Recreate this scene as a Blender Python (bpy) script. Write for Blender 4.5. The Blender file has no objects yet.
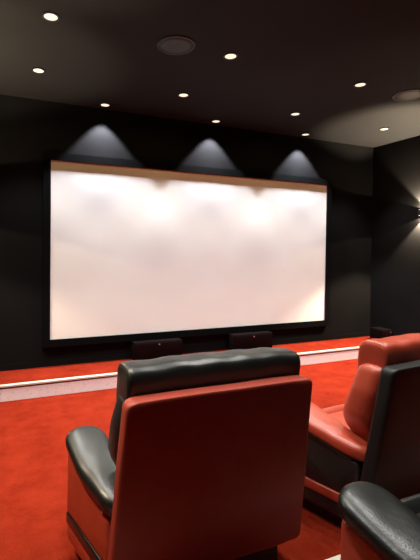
import bpy, bmesh, math, random
from mathutils import Vector, Matrix, noise
random.seed(7)
C = bpy.context.scene.collection
PI = math.pi

# ------------------------------------------------------------------ materials
def new_mat(name):
    m = bpy.data.materials.new(name); m.use_nodes = True
    nt = m.node_tree; b = nt.nodes['Principled BSDF']
    return m, nt, b

def noise_node(nt, scale, detail=4, rough=.6, vec=None):
    t = nt.nodes.new('ShaderNodeTexNoise'); t.inputs['Scale'].default_value = scale
    t.inputs['Detail'].default_value = detail; t.inputs['Roughness'].default_value = rough
    nt.links.new((vec or coord(nt)), t.inputs['Vector'])
    return t

def coord(nt):
    for n in nt.nodes:
        if n.type == 'TEX_COORD': return n.outputs['Object']
    return nt.nodes.new('ShaderNodeTexCoord').outputs['Object']

def ramp(nt, fac, c0, c1, p0=.3, p1=.7):
    r = nt.nodes.new('ShaderNodeValToRGB')
    r.color_ramp.elements[0].position = p0; r.color_ramp.elements[1].position = p1
    r.color_ramp.elements[0].color = (*c0, 1); r.color_ramp.elements[1].color = (*c1, 1)
    nt.links.new(fac, r.inputs['Fac']); return r.outputs['Color']

def bump(nt, b, h, strength, dist=.01):
    n = nt.nodes.new('ShaderNodeBump'); n.inputs['Strength'].default_value = strength
    n.inputs['Distance'].default_value = dist
    nt.links.new(h, n.inputs['Height']); nt.links.new(n.outputs['Normal'], b.inputs['Normal'])

def basic(name, c0, c1, scale, rough=.6, spec=.5, bstr=.1, bdist=.002, bscale=None, metal=0, detail=4):
    m, nt, b = new_mat(name)
    t = noise_node(nt, scale, detail)
    nt.links.new(ramp(nt, t.outputs['Fac'], c0, c1), b.inputs['Base Color'])
    b.inputs['Roughness'].default_value = rough; b.inputs['Specular IOR Level'].default_value = spec
    b.inputs['Metallic'].default_value = metal
    if bstr: bump(nt, b, noise_node(nt, bscale or scale, 5).outputs['Fac'], bstr, bdist)
    return m

def leather(name, c0, c1, rough, spec=.6):
    m, nt, b = new_mat(name)
    t = noise_node(nt, 9, 4)
    nt.links.new(ramp(nt, t.outputs['Fac'], c0, c1), b.inputs['Base Color'])
    r = nt.nodes.new('ShaderNodeMapRange'); r.inputs['To Min'].default_value = rough-.06; r.inputs['To Max'].default_value = rough+.08
    nt.links.new(noise_node(nt, 30, 3).outputs['Fac'], r.inputs['Value']); nt.links.new(r.outputs['Result'], b.inputs['Roughness'])
    b.inputs['Specular IOR Level'].default_value = spec
    v = nt.nodes.new('ShaderNodeTexVoronoi'); v.inputs['Scale'].default_value = 220
    nt.links.new(coord(nt), v.inputs['Vector'])
    w = noise_node(nt, 14, 6, .65)
    a = nt.nodes.new('ShaderNodeMath'); a.operation = 'MULTIPLY_ADD'; a.inputs[1].default_value = .12
    nt.links.new(v.outputs['Distance'], a.inputs[0]); nt.links.new(w.outputs['Fac'], a.inputs[2])
    bump(nt, b, a.outputs[0], .22, .006)
    return m

def emissive(name, col, s):
    m, nt, b = new_mat(name)
    b.inputs['Base Color'].default_value = (.3, .3, .28, 1)
    b.inputs['Emission Color'].default_value = (*col, 1); b.inputs['Emission Strength'].default_value = s
    return m

M = {}
M['wall'] = basic('black_wall_paint', (.0078, .0076, .0080), (.0092, .0090, .0096), 3, .9, .0, .15, .002, 160)
M['ceil'] = basic('dark_ceiling_paint', (.014, .0142, .0148), (.016, .0162, .0168), 2, .8, .15, .1, .002, 120)
M['trimblack'] = basic('black_skirting', (.01, .01, .01), (.013, .012, .012), 6, .6, .25, .0)
# carpet
m, nt, b = new_mat('red_carpet')
t1 = noise_node(nt, 5, 5, .65); t2 = noise_node(nt, 120, 3, .7)
mx = nt.nodes.new('ShaderNodeMath'); mx.operation = 'MULTIPLY_ADD'; mx.inputs[1].default_value = .45
nt.links.new(t2.outputs['Fac'], mx.inputs[0]); nt.links.new(t1.outputs['Fac'], mx.inputs[2])
nt.links.new(ramp(nt, mx.outputs[0], (.15, .0125, .005), (.25, .0235, .010), .5, .95), b.inputs['Base Color'])
b.inputs['Roughness'].default_value = .95; b.inputs['Specular IOR Level'].default_value = .0
bump(nt, b, t2.outputs['Fac'], .6, .01)
M['carpet'] = m
M['screen'] = basic('white_screen_cloth', (.80, .79, .785), (.82, .81, .805), 2, .9, .1, .0)
M['frame'] = basic('black_velvet_frame', (.0025, .0025, .0028), (.003, .003, .0034), 40, .95, .05, .0)
M['nosing'] = basic('cream_nosing', (.62, .55, .46), (.68, .61, .52), 20, .45, .4, .05)
M['darkstrip'] = basic('dark_nosing_strip', (.05, .03, .03), (.07, .045, .04), 30, .8, .2, 0)  # thin dark strip between nosing and riser face
# riser face: lilac white with purple flecks
m, nt, b = new_mat('lilac_white_riser')
t1 = noise_node(nt, 4, 3); mp = nt.nodes.new('ShaderNodeMapping'); mp.inputs['Scale'].default_value = (9, 9, 60)
nt.links.new(coord(nt), mp.inputs['Vector'])
t2 = noise_node(nt, 3, 4, .7, mp.outputs['Vector'])
c1 = ramp(nt, t1.outputs['Fac'], (.90, .88, .95), (.95, .93, .98))
mix = nt.nodes.new('ShaderNodeMix'); mix.data_type = 'RGBA'
r2 = ramp(nt, t2.outputs['Fac'], (0, 0, 0), (1, 1, 1), .58, .70)
nt.links.new(r2, mix.inputs[0]); nt.links.new(c1, mix.inputs[6]); mix.inputs[7].default_value = (.30, .10, .32, 1)
nt.links.new(mix.outputs[2], b.inputs['Base Color']); b.inputs['Roughness'].default_value = .5
M['riser'] = m
RED = leather('red_leather', (.37, .047, .022), (.44, .06, .03), .36)
BLK = leather('black_leather', (.0075, .008, .0075), (.011, .012, .011), .36)
RED_S = leather('red_leather_shell', (.24, .032, .018), (.285, .039, .022), .50, .35)
BLK_S = leather('black_leather_shell', (.007, .0075, .007), (.010, .011, .010), .50, .35)
M['seam_r'] = basic('red_piping', (.36, .03, .016), (.42, .04, .02), 60, .4, .5, .1)
M['seam_b'] = basic('black_piping', (.008, .008, .008), (.012, .012, .012), 60, .4, .5, .1)
M['plastic'] = basic('black_plastic', (.01, .01, .01), (.014, .013, .013), 30, .5, .4, .05)
M['cabinet'] = basic('dark_mahogany_cabinet', (.005, .0025, .0026), (.007, .0035, .0036), 12, .85, .03, .05)
M['grille'] = basic('black_grille_cloth', (.007, .0028, .003), (.009, .004, .0042), 200, .9, .0, .3, .002, 300)
M['metal'] = basic('satin_metal', (.45, .45, .44), (.55, .55, .54), 60, .3, .5, .05, metal=.9)
M['darkring'] = basic('dark_trim_ring', (.015, .014, .013), (.02, .018, .017), 40, .45, .5, .0)
M['spk'] = basic('painted_speaker_grille', (.0125, .0125, .013), (.0145, .0145, .015), 300, .55, .5, .4, .002, 500)
M['spklit'] = basic('lit_tint_speaker_grille', (.045, .042, .038), (.055, .05, .046), 300, .5, .5, .4, .002, 500)  # paler copy of the speaker grille, sconce light put into its colour
M['lens'] = emissive('warm_lamp_lens', (1.0, .88, .66), 1.1)
M['sclens'] = emissive('sconce_lens', (1.0, .80, .45), 1.6)

# ------------------------------------------------------------------ helpers
def obj(name, bm, mat, parent=None, smooth=False, bevel=0, seg=3, sub=0):
    me = bpy.data.meshes.new(name); bmesh.ops.recalc_face_normals(bm, faces=bm.faces[:])
    bm.to_mesh(me); bm.free()
    me.materials.append(mat)
    o = bpy.data.objects.new(name, me); C.objects.link(o)
    if parent: o.parent = parent
    if bevel:
        b = o.modifiers.new('b', 'BEVEL'); b.width = bevel; b.segments = seg; b.limit_method = 'ANGLE'; b.angle_limit = .5
    if sub:
        s = o.modifiers.new('s', 'SUBSURF'); s.levels = sub; s.render_levels = sub
    if smooth or bevel or sub:
        for p in me.polygons: p.use_smooth = True
    return o
def box(x0, x1, y0, y1, z0, z1, bm=None):
    bm = bm or bmesh.new()
    return hexa([(x0,y0,z0),(x1,y0,z0),(x1,y1,z0),(x0,y1,z0),(x0,y0,z1),(x1,y0,z1),(x1,y1,z1),(x0,y1,z1)], bm)
def hexa(c, bm=None):
    bm = bm or bmesh.new()
    v = [bm.verts.new(p) for p in c]
    for f in ((0,3,2,1),(4,5,6,7),(0,1,5,4),(1,2,6,5),(2,3,7,6),(3,0,4,7)): bm.faces.new([v[i] for i in f])
    return bm
def prism(poly, x0, x1):          # poly in (y,z) swept along x
    bm = bmesh.new()
    a = [bm.verts.new((x0, y, z)) for y, z in poly]; b = [bm.verts.new((x1, y, z)) for y, z in poly]
    n = len(poly)
    for i in range(n): bm.faces.new((a[i], a[(i+1)%n], b[(i+1)%n], b[i]))
    bm.faces.new(a); bm.faces.new(b[::-1]); return bm
def sect(n, hw, hh, e=3.2):       # superellipse outline
    out = []
    for i in range(n):
        t = 2*PI*i/n; c, s = math.cos(t), math.sin(t)
        out.append((math.copysign(abs(c)**(2/e), c)*hw, math.copysign(abs(s)**(2/e), s)*hh))
    return out
def rrect(hw, hh, rad, k=5):      # rounded rectangle outline with subdivided sides
    out = []
    for cx, cy, a0 in ((hw-rad, hh-rad, 0), (-hw+rad, hh-rad, 90), (-hw+rad, -hh+rad, 180), (hw-rad, -hh+rad, 270)):
        arc = [(cx+rad*math.cos(math.radians(a0+90*i/k)), cy+rad*math.sin(math.radians(a0+90*i/k))) for i in range(k+1)]
        if out and a0 in (90, 270):
            p, q = out[-1], arc[0]
            out += [(p[0]+(q[0]-p[0])*t/10, p[1]+(q[1]-p[1])*t/10) for t in range(1, 10)]
        out += arc
    return out
def loft(rings, bm=None):
    bm = bm or bmesh.new(); vs = [[bm.verts.new(p) for p in r] for r in rings]; n = len(rings[0])
    for a, b in zip(vs, vs[1:]):
        for i in range(n): bm.faces.new((a[i], a[(i+1)%n], b[(i+1)%n], b[i]))
    bm.faces.new(vs[0]); bm.faces.new(vs[-1][::-1]); return bm
def endscale(t, r, L):            # rounded end profile, t distance along, r end radius, L length
    d = min(t, L-t)
    return 1 if d >= r else math.sqrt(max(0, 1-(1-d/r)**2))
def wobble(bm, amp, sc, seed):
    for v in bm.verts:
        v.co += noise.noise_vector(v.co*sc + Vector((seed, 0, 0)))*amp
    return bm
def disc(r, z0, z1, n=32, bm=None, cx=0, cy=0):
    bm = bm or bmesh.new()
    return loft([[(cx+r*math.cos(2*PI*i/n), cy+r*math.sin(2*PI*i/n), z) for i in range(n)] for z in (z0, z1)], bm)
def ring(r0, r1, z0, z1, n=40):
    bm = bmesh.new(); R = []
    for r, z in ((r0,z0),(r1,z0),(r1,z1),(r0,z1)):
        R.append([bm.verts.new((r*math.cos(2*PI*i/n), r*math.sin(2*PI*i/n), z)) for i in range(n)])
    for k in range(4):
        a, b = R[k], R[(k+1)%4]
        for i in range(n): bm.faces.new((a[i], a[(i+1)%n], b[(i+1)%n], b[i]))
    return bm
def tube(path, r, bm=None, n=10):
    bm = bm or bmesh.new(); rings = []
    P = [Vector(p) for p in path]
    for i, p in enumerate(P):
        d = (P[min(i+1, len(P)-1)]-P[max(i-1, 0)]).normalized()
        u = d.cross(Vector((0, 0, 1))); u = u.normalized() if u.length > 1e-3 else Vector((1, 0, 0)); w = u.cross(d)
        rings.append([p+(u*math.cos(2*PI*k/n)+w*math.sin(2*PI*k/n))*r for k in range(n)])
    return loft(rings, bm)
def thing(name, label, cat, loc=(0, 0, 0), rotz=0, group=None):
    o = bpy.data.objects.new(name, None); o.empty_display_size = .1; C.objects.link(o)
    o.location = loc; o.rotation_euler = (0, 0, rotz); tag(o, label, cat, group); return o
def tag(o, label, cat, group=None):
    o['label'] = label; o['category'] = cat
    if group: o['group'] = group
    return o
def struct(name, bm, mat, **k):
    o = obj(name, bm, mat, **k); o['kind'] = 'structure'; return o
def dup(root, loc, label, rotz=None):
    r = root.copy(); C.objects.link(r); r.location = loc; r['label'] = label
    if rotz is not None: r.rotation_euler = (0, 0, rotz)
    for ch in list(root.children):
        c = ch.copy(); C.objects.link(c); c.parent = r
        for g in list(ch.children):
            d = g.copy(); C.objects.link(d); d.parent = c
    return r
def spot(name, loc, rot, energy, size, blend, col, rad, parent=None):
    l = bpy.data.lights.new(name, 'SPOT'); l.energy = energy; l.spot_size = math.radians(size); l.spot_blend = blend
    l.color = col; l.shadow_soft_size = rad
    o = bpy.data.objects.new(name, l); C.objects.link(o); o.location = loc; o.rotation_euler = rot
    if parent: o.parent = parent
    return o

# ------------------------------------------------------------------ room
XL, XR, YF, YB, ZC = -.40, 4.967, 4.375, -1.5, 2.85
ZS, YS = .141, 3.898              # stage height and front
RZ, RY = .15, 1.215                # rear riser
struct('floor', box(XL-.12, XR+.12, YB-.12, YF+.12, -.12, 0), M['carpet'])
struct('ceiling', box(XL-.12, XR+.12, YB-.12, YF+.12, ZC, ZC+.1), M['ceil'])
struct('wall_front', box(XL-.12, XR+.12, YF, YF+.12, 0, ZC), M['wall'])
struct('wall_back', box(XL-.12, XR+.12, YB-.12, YB, 0, ZC), M['wall'])
struct('wall_left', box(XL-.12, XL, YB, YF, 0, ZC), M['wall'])
struct('wall_right', box(XR, XR+.12, YB, YF, 0, ZC), M['wall'])
struct('baseboard_front', box(XL, XR, YF-.012, YF, ZS, ZS+.06), M['wall'])

def step_edge(y, z, sign, names, labels):
    """carpeted platform edge at y; sign=-1 faces -Y (stage), +1 faces +Y (rear row riser)"""
    s = sign
    def yy(a, b): return (min(y+s*a, y+s*b), max(y+s*a, y+s*b))
    f = struct(names[0], box(XL, XR, *yy(-.001, .006), 0, z-.026), M['riser'])
    g = struct(names[1], box(XL, XR, *yy(-.001, .009), z-.028, z-.017), M['darkstrip'])
    n = struct(names[2], box(XL, XR, *yy(-.030, .013), z-.017, z+.002), M['nosing'], bevel=.003)
struct('trim_1', box(XL, XR, YS+.001, YF, .001, ZS), M['carpet'])
step_edge(YS, ZS, -1, ('trim_2', 'trim_3', 'trim_4'), None)
struct('trim_5', box(XL, XR, YB, RY-.001, .001, RZ), M['carpet'])
step_edge(RY, RZ, 1, ('trim_6', 'trim_7', 'trim_8'), None)

# ------------------------------------------------------------------ screen
sc = thing('projection_screen', 'large white projection screen in a black velvet frame on the front wall', 'screen', (2.285, YF, .36))
x0, x1, z0, z1 = .490-2.285, 4.080-2.285, .425-.36, 2.251-.36
obj('screen_surface', box(x0-.03, x1+.03, -.044, -.04, z0-.03, z1+.03), M['screen'], sc)
fw = .075
FY0, FY1 = -.0615, -.001
bm = box(x0-fw, x1+fw, FY0, FY1, z1, z1+fw); box(x0-fw, x1+fw, FY0, FY1, z0-fw, z0, bm)
box(x0-fw, x0, FY0, FY1, z0, z1, bm); box(x1, x1+fw, FY0, FY1, z0, z1, bm)
obj('frame', bm, M['frame'], sc)

# ------------------------------------------------------------------ speakers on the stage
def cabinet(loc, w, h, d, label, emb=(0, 0), group=None):
    t = thing('speaker', label, 'speaker', loc, 0, group)
    obj('cabinet', box(-w/2, w/2, 0, d, .008, h), M['cabinet'], t, bevel=.006)
    g = obj('grille', box(-w/2+.012, w/2-.012, -.012, .001, .02, h-.012), M['grille'], t, bevel=.004)
    bm = disc(.009, 0, .004, 24); bmesh.ops.rotate(bm, verts=bm.verts, matrix=Matrix.Rotation(PI/2, 3, 'X'))
    bmesh.ops.translate(bm, verts=bm.verts, vec=(emb[0], -.012, emb[1]))
    obj('emblem', bm, M['metal'], g)
    for sx in (-1, 1):
        obj('foot', disc(.015, 0, .010, 16, None, sx*(w/2-.05), d/2), M['plastic'], t)
    return t
cabinet((1.640, 4.22, ZS), .56, .205, .145, 'low dark speaker with round emblem under the left half of the screen', (0, .175), 'speakers under the screen')
cabinet((2.870, 4.22, ZS), .56, .205, .145, 'low dark speaker with round emblem under the right half of the screen', (0, .172), 'speakers under the screen')
cabinet((4.865, 3.99, ZS), .17, .165, .22, 'dark square speaker in the right front corner behind the red recliner back', (.035, .13))

# ------------------------------------------------------------------ ceiling lights
WARM = (.96, .94, .87)
def downlight(loc, label, energy, size, blend, col=WARM, fill=0):
    t = thing('downlight', label, 'ceiling light', loc, 0, 'recessed ceiling downlights')
    r = obj('trim_ring', ring(.043, .056, -.007, 0), M['darkring'], t)
    obj('lens', disc(.043, -.005, 0, 32), M['lens'], t)
    spot('bulb', (0, 0, -.012), (0, 0, 0), energy, size, blend, col, .03, t)
    if fill: spot('added_band_fill', (0, 0, -.012), (0, 0, 0), fill, 168, .4, (1.0, .72, .30), .03, t)  # added wide yellow lamp, warms the band along the screen top
    return t
X0, S = .31, 1.3374
YA, YBr, YC, YD, YE = 4.235, 3.6535, 2.7819, 1.93, 1.05
EA, EB = 340, 105
ECC, EDD, EEE = 115, 95, 100
COOL = (.90, .94, 1.0)
nm = {0: 'left', 1: 'middle', 2: 'right'}
for k in range(3):
    downlight(((1.02, 2.325, 3.625)[k], YA, ZC), ('lit downlight close to front wall above %s of screen' % ('left third', 'middle', 'right third')[k]), EA, 84, .3, COOL)
lb = ['lit downlight in second row from the wall, leftmost, above screen corner', 'lit downlight in second row from the wall, left of screen centre',
      'lit downlight in second row from the wall, right of screen centre', 'lit downlight in second row from the wall, nearest the right wall']
for k in range(4): downlight((X0+k*S, YBr, ZC), lb[k], EB, 92, .5, WARM, 9)
lc = ['lit downlight in third row, leftmost, at top left of the photo', 'lit downlight in third row just right of the dark ceiling speaker',
      'lit downlight in third row left of the right ceiling speaker', 'lit downlight in third row between right speaker and right wall']
for k in range(4): downlight((X0+k*S, YC, ZC), lc[k], ECC, 96, .5)
ld = ['lit downlight over the aisle left of the black and red recliners', 'lit downlight at the very top edge above the centre recliner', 'lit downlight above the second recliner', 'lit downlight over the far right seats']
for k in range(4): downlight((X0+k*S, YD, ZC), ld[k], EDD, 96, .5)
le = ['lit downlight over the rear riser edge at left', 'lit downlight over the rear riser edge at centre', 'lit downlight over the rear riser edge at right']
for k in range(3): downlight((X0+k*S, YE, ZC), le[k], EEE, 80, .5)

def ceiling_speaker(loc, mat, label):
    t = thing('ceiling_speaker', label, 'speaker', loc, 0, None)
    obj('rim', ring(.125, .14, -.008, 0), mat, t)
    bm = bmesh.new(); n = 40; rings = []
    for r, z in ((.125, 0), (.125, -.006), (.09, -.009), (.045, -.011), (.005, -.0115)):
        rings.append([(r*math.cos(2*PI*i/n), r*math.sin(2*PI*i/n), z) for i in range(n)])
    obj('grille', loft(rings, bm), mat, t, smooth=True)
ceiling_speaker((1.20, 2.80, ZC), M['spk'], 'round dark ceiling speaker flush in the ceiling above left of centre')
ceiling_speaker((3.60, 2.78, ZC), M['spklit'], 'round ceiling speaker with grille coloured paler as if lit at the right of the ceiling')

# ------------------------------------------------------------------ wall sconces
SW = (1.0, .80, .55)
def sconce(x, y, side, label, e1=22, e2=85):
    t = thing('wall_sconce', label, 'wall light', (x, y, 1.857), 0, 'up and down wall sconces')
    s = side   # +1 on left wall (points +x), -1 on right wall
    obj('backplate', box(min(0, s*.008), max(0, s*.008), -.03, .03, -.045, .045), M['plastic'], t, bevel=.002)
    obj('body', disc(.028, -.035, .035, 28, None, s*.045, 0), M['darkring'], t)
    obj('bracket', box(min(s*.006, s*.02), max(s*.006, s*.02), -.01, .01, -.012, .012), M['plastic'], t)
    for q in (1, -1):
        obj('lens', disc(.024, q*.035, q*.039, 24, None, s*.045, 0), M['sclens'], t)
        spot('bulb', (s*.045, 0, q*.045), (PI if q > 0 else 0, 0, 0), e1, 146, .06, SW, .008, t)
        spot('bulb', (s*.045, 0, q*.045), (PI if q > 0 else 0, (s*.22 if q > 0 else s*-.14), 0), e2, 94, .35, SW, .008, t)
sconce(XL, 3.64, 1, 'small wall sconce on the left wall beside the screen')
sconce(XL, 1.90, 1, 'small wall sconce on the left wall beside the front row')
sconce(XR, 3.60, -1, 'small lit up-and-down sconce on right wall at the photo edge', 20, 330)
sconce(XR, 1.90, -1, 'small wall sconce on the right wall beside the front row')

# ------------------------------------------------------------------ recliners
def lerp(a, b, t): return a+(b-a)*t
def make_recliner(label, outer, inner, sm_o, sm_i, loc, rotz=0, seed=0):
    t = thing('recliner', label, 'recliner', loc, rotz, None)
    # lower base and stripe follow the plan of the arms: wider at the front
    def plan(z0, z1, g=0, yr=0.0, yf=.40, xr=.405, xf=.488):
        return hexa([(-xr-g, yr, z0), (xr+g, yr, z0), (xf+g, yf+g, z0), (-xf-g, yf+g, z0),
                     (-xr-g, yr, z1), (xr+g, yr, z1), (xf+g, yf+g, z1), (-xf-g, yf+g, z1)])
    obj('plinth', plan(0, .07, -.05), M['plastic'], t)
    obj('base', plan(.065, .142, -.004), outer, t, bevel=.012)
    obj('stripe', plan(.136, .186, .0), inner, t, bevel=.008)
    # arms
    for s in (-1, 1):
        zf, zr = .48, .365
        c = [(-.40, .0, .182), (-.30, .0, .182), (-.36, .40, .182), (-.488, .40, .182),
             (-.40, .0, zr), (-.30, .0, zr), (-.36, .40, zf), (-.485, .40, zf)]
        c = [(x*(-s), y, z) for x, y, z in c] if s > 0 else c
        a = obj('armrest', hexa(c), outer, t, bevel=.02, seg=4)
        rings = []; N = 28; L = 24
        for i in range(L+1):
            u = .5-.5*math.cos(PI*i/L); y = lerp(-.035, .43, u)
            cx = lerp(-.356, -.415, u); cz = lerp(.405, .520, u)-.010*math.sin(PI*u)
            hw = (.050+.040*min(1,u*1.8))*(max(.05, endscale(u*.465, .07, .465))); hh = .040*(max(.05, endscale(u*.465, .06, .465))**.7)
            rings.append([((cx+px)*(-s if s > 0 else 1), y, cz+pz) for px, pz in sect(N, hw, hh, 3.0)])
        p = obj('arm_pad', wobble(loft(rings), .004, 14, seed+s), inner, t, smooth=True, sub=1)
        # piping under the pad on the outer side
        path = [((-lerp(.402, .488, u))*(1 if s < 0 else -1), lerp(-.0, .40, u), lerp(.366, .475, u)) for u in [.08+k/8*.84 for k in range(9)]]
        obj('piping', tube(path, .005), sm_o, a)
    # seat cushion and footrest
    rings = []
    for i in range(15):
        u = i/14; y = lerp(.10, .43, u); e = max(.1, endscale(u*.33, .06, .33))
        rings.append([(px, y, .335+pz+.02*u) for px, pz in sect(36, .325*(.9+.1*e), .075*e, 4)])
    obj('seat', wobble(loft(rings), .005, 7, seed+3), inner, t, smooth=True, sub=1)
    rings = []
    for i in range(13):
        u = i/12; z = lerp(.10, .43, u); e = max(.1, endscale(u*.33, .05, .33))
        rings.append([(px, .445+pz, z) for px, pz in sect(32, .34*(.9+.1*e), .04*e, 4)])
    obj('footrest', wobble(loft(rings), .004, 7, seed+5), inner, t, smooth=True, sub=1)
    # back cushion (inner colour), leaning back: y(z)
    def yb(z): return lerp(-.060, -.150, (z-.22)/.64)
    rings = []; K = 26
    for i in range(K+1):
        u = i/K; z = lerp(.26, .835, u); e = max(.15, endscale(u*.575, .03, .575))
        hw = .30 if z < .46 else lerp(.30, .378, min(1, (z-.46)/.12)**.7)
        hw += .010-.035*max(0, (z-.70)/.17)
        hd = .094+.028*math.exp(-((z-.52)/.13)**2)
        rings.append([(px+.006, yb(z)+.045+hd+py, z) for px, py in sect(44, hw*(.93+.07*e), hd*e, 3.6)])
    obj('back_cushion', wobble(loft(rings), .006, 6, seed+7), inner, t, smooth=True, sub=1)
    # rear shell panel
    rings = []; K = 30
    for i in range(K+1):
        u = .5-.5*math.cos(PI*i/K); z = lerp(.12, .838, u); e = max(.3, endscale(u*.736, .006, .736))
        hw = lerp(.425, .392, u)-.026*(1-endscale(u*.718, .026, .718))
        rings.append([(px+.018, yb(z)+.033+py-.006*math.cos(px/hw*1.4), z+.004*math.cos(px/hw*1.5)*u) for px, py in rrect(hw-.004*(1-e), .035*(.90+.10*e), .018)])
    pn = obj('back_panel', wobble(loft(rings), .0025, 5, seed+9), RED_S if outer is RED else BLK_S, t, smooth=True)
    for p in pn.data.polygons:
        if len(p.vertices) > 4:
            p.use_smooth = False
            ks = set(p.edge_keys)
            for ed in pn.data.edges:
                if ed.key in ks: ed.use_edge_sharp = True
    # head pillow
    rings = []; K = 40; W = .380
    for i in range(K+1):
        u = -math.cos(PI*i/K); x = u*(W if seed == 0 else .352); e = max(.35, endscale((u+1)*W, .016, 2*W))
        cz = .838+.006*(1-u*u)
        hd, hh = .080*(.72+.28*e), .092*(.72+.28*e)
        R = []
        for py, pz in sect(40, hd, hh, 3.8):
            crease = .002*math.sin(x*42+pz*30+seed)*max(0, pz/hh)
            R.append((x+(.028 if seed == 0 else .032), .006+py-.10*pz, cz+pz+crease))
        rings.append(R)
    hp = obj('head_pillow', wobble(loft(rings), .0055, 9, seed+11), inner, t, smooth=True, sub=1)
    return t
c1 = make_recliner('front-row recliner seen from behind in the centre, red outside, black inside', RED, BLK, M['seam_r'], M['seam_b'], (.770, 1.45, 0), 0, 0)
c2 = make_recliner('front-row recliner at right, black outside with red leather inside', BLK, RED, M['seam_b'], M['seam_r'], (1.945, 1.44, 0), .07, 5)
c3 = dup(c1, (1.345, .45, RZ), 'nearest recliner on the rear riser, only its black armrest showing, bottom right')

# ------------------------------------------------------------------ world, camera
w = bpy.data.worlds.new('dim'); bpy.context.scene.world = w; w.use_nodes = True
w.node_tree.nodes['Background'].inputs[0].default_value = (.01, .01, .01, 1); w.node_tree.nodes['Background'].inputs[1].default_value = .0
cam = bpy.data.cameras.new('camera'); co = bpy.data.objects.new('camera', cam); C.objects.link(co)
F, YAW, PITCH, ROLL, CX, CY = 412.734, .3943, .0179, .0105, 169.6485, 257.563
cam.sensor_fit = 'HORIZONTAL'; cam.sensor_width = 36; cam.lens = F/420*36
cam.shift_x = (210-CX)/420; cam.shift_y = (CY-280)/420
cam.clip_start = .02
fwd = Vector((math.sin(YAW)*math.cos(PITCH), math.cos(YAW)*math.cos(PITCH), -math.sin(PITCH)))
right = Vector((math.cos(YAW), -math.sin(YAW), 0)); up = right.cross(fwd)
r2 = right*math.cos(ROLL)+up*math.sin(ROLL); u2 = up*math.cos(ROLL)-right*math.sin(ROLL)
co.matrix_world = Matrix(((r2.x, u2.x, -fwd.x, 0), (r2.y, u2.y, -fwd.y, 0), (r2.z, u2.z, -fwd.z, 1.35), (0, 0, 0, 1)))
s = bpy.context.scene; s.camera = co
s.view_settings.view_transform = 'Standard'; s.view_settings.look = 'None'; s.view_settings.gamma = 1
s.view_settings.use_curve_mapping = False; s.view_settings.exposure = 0
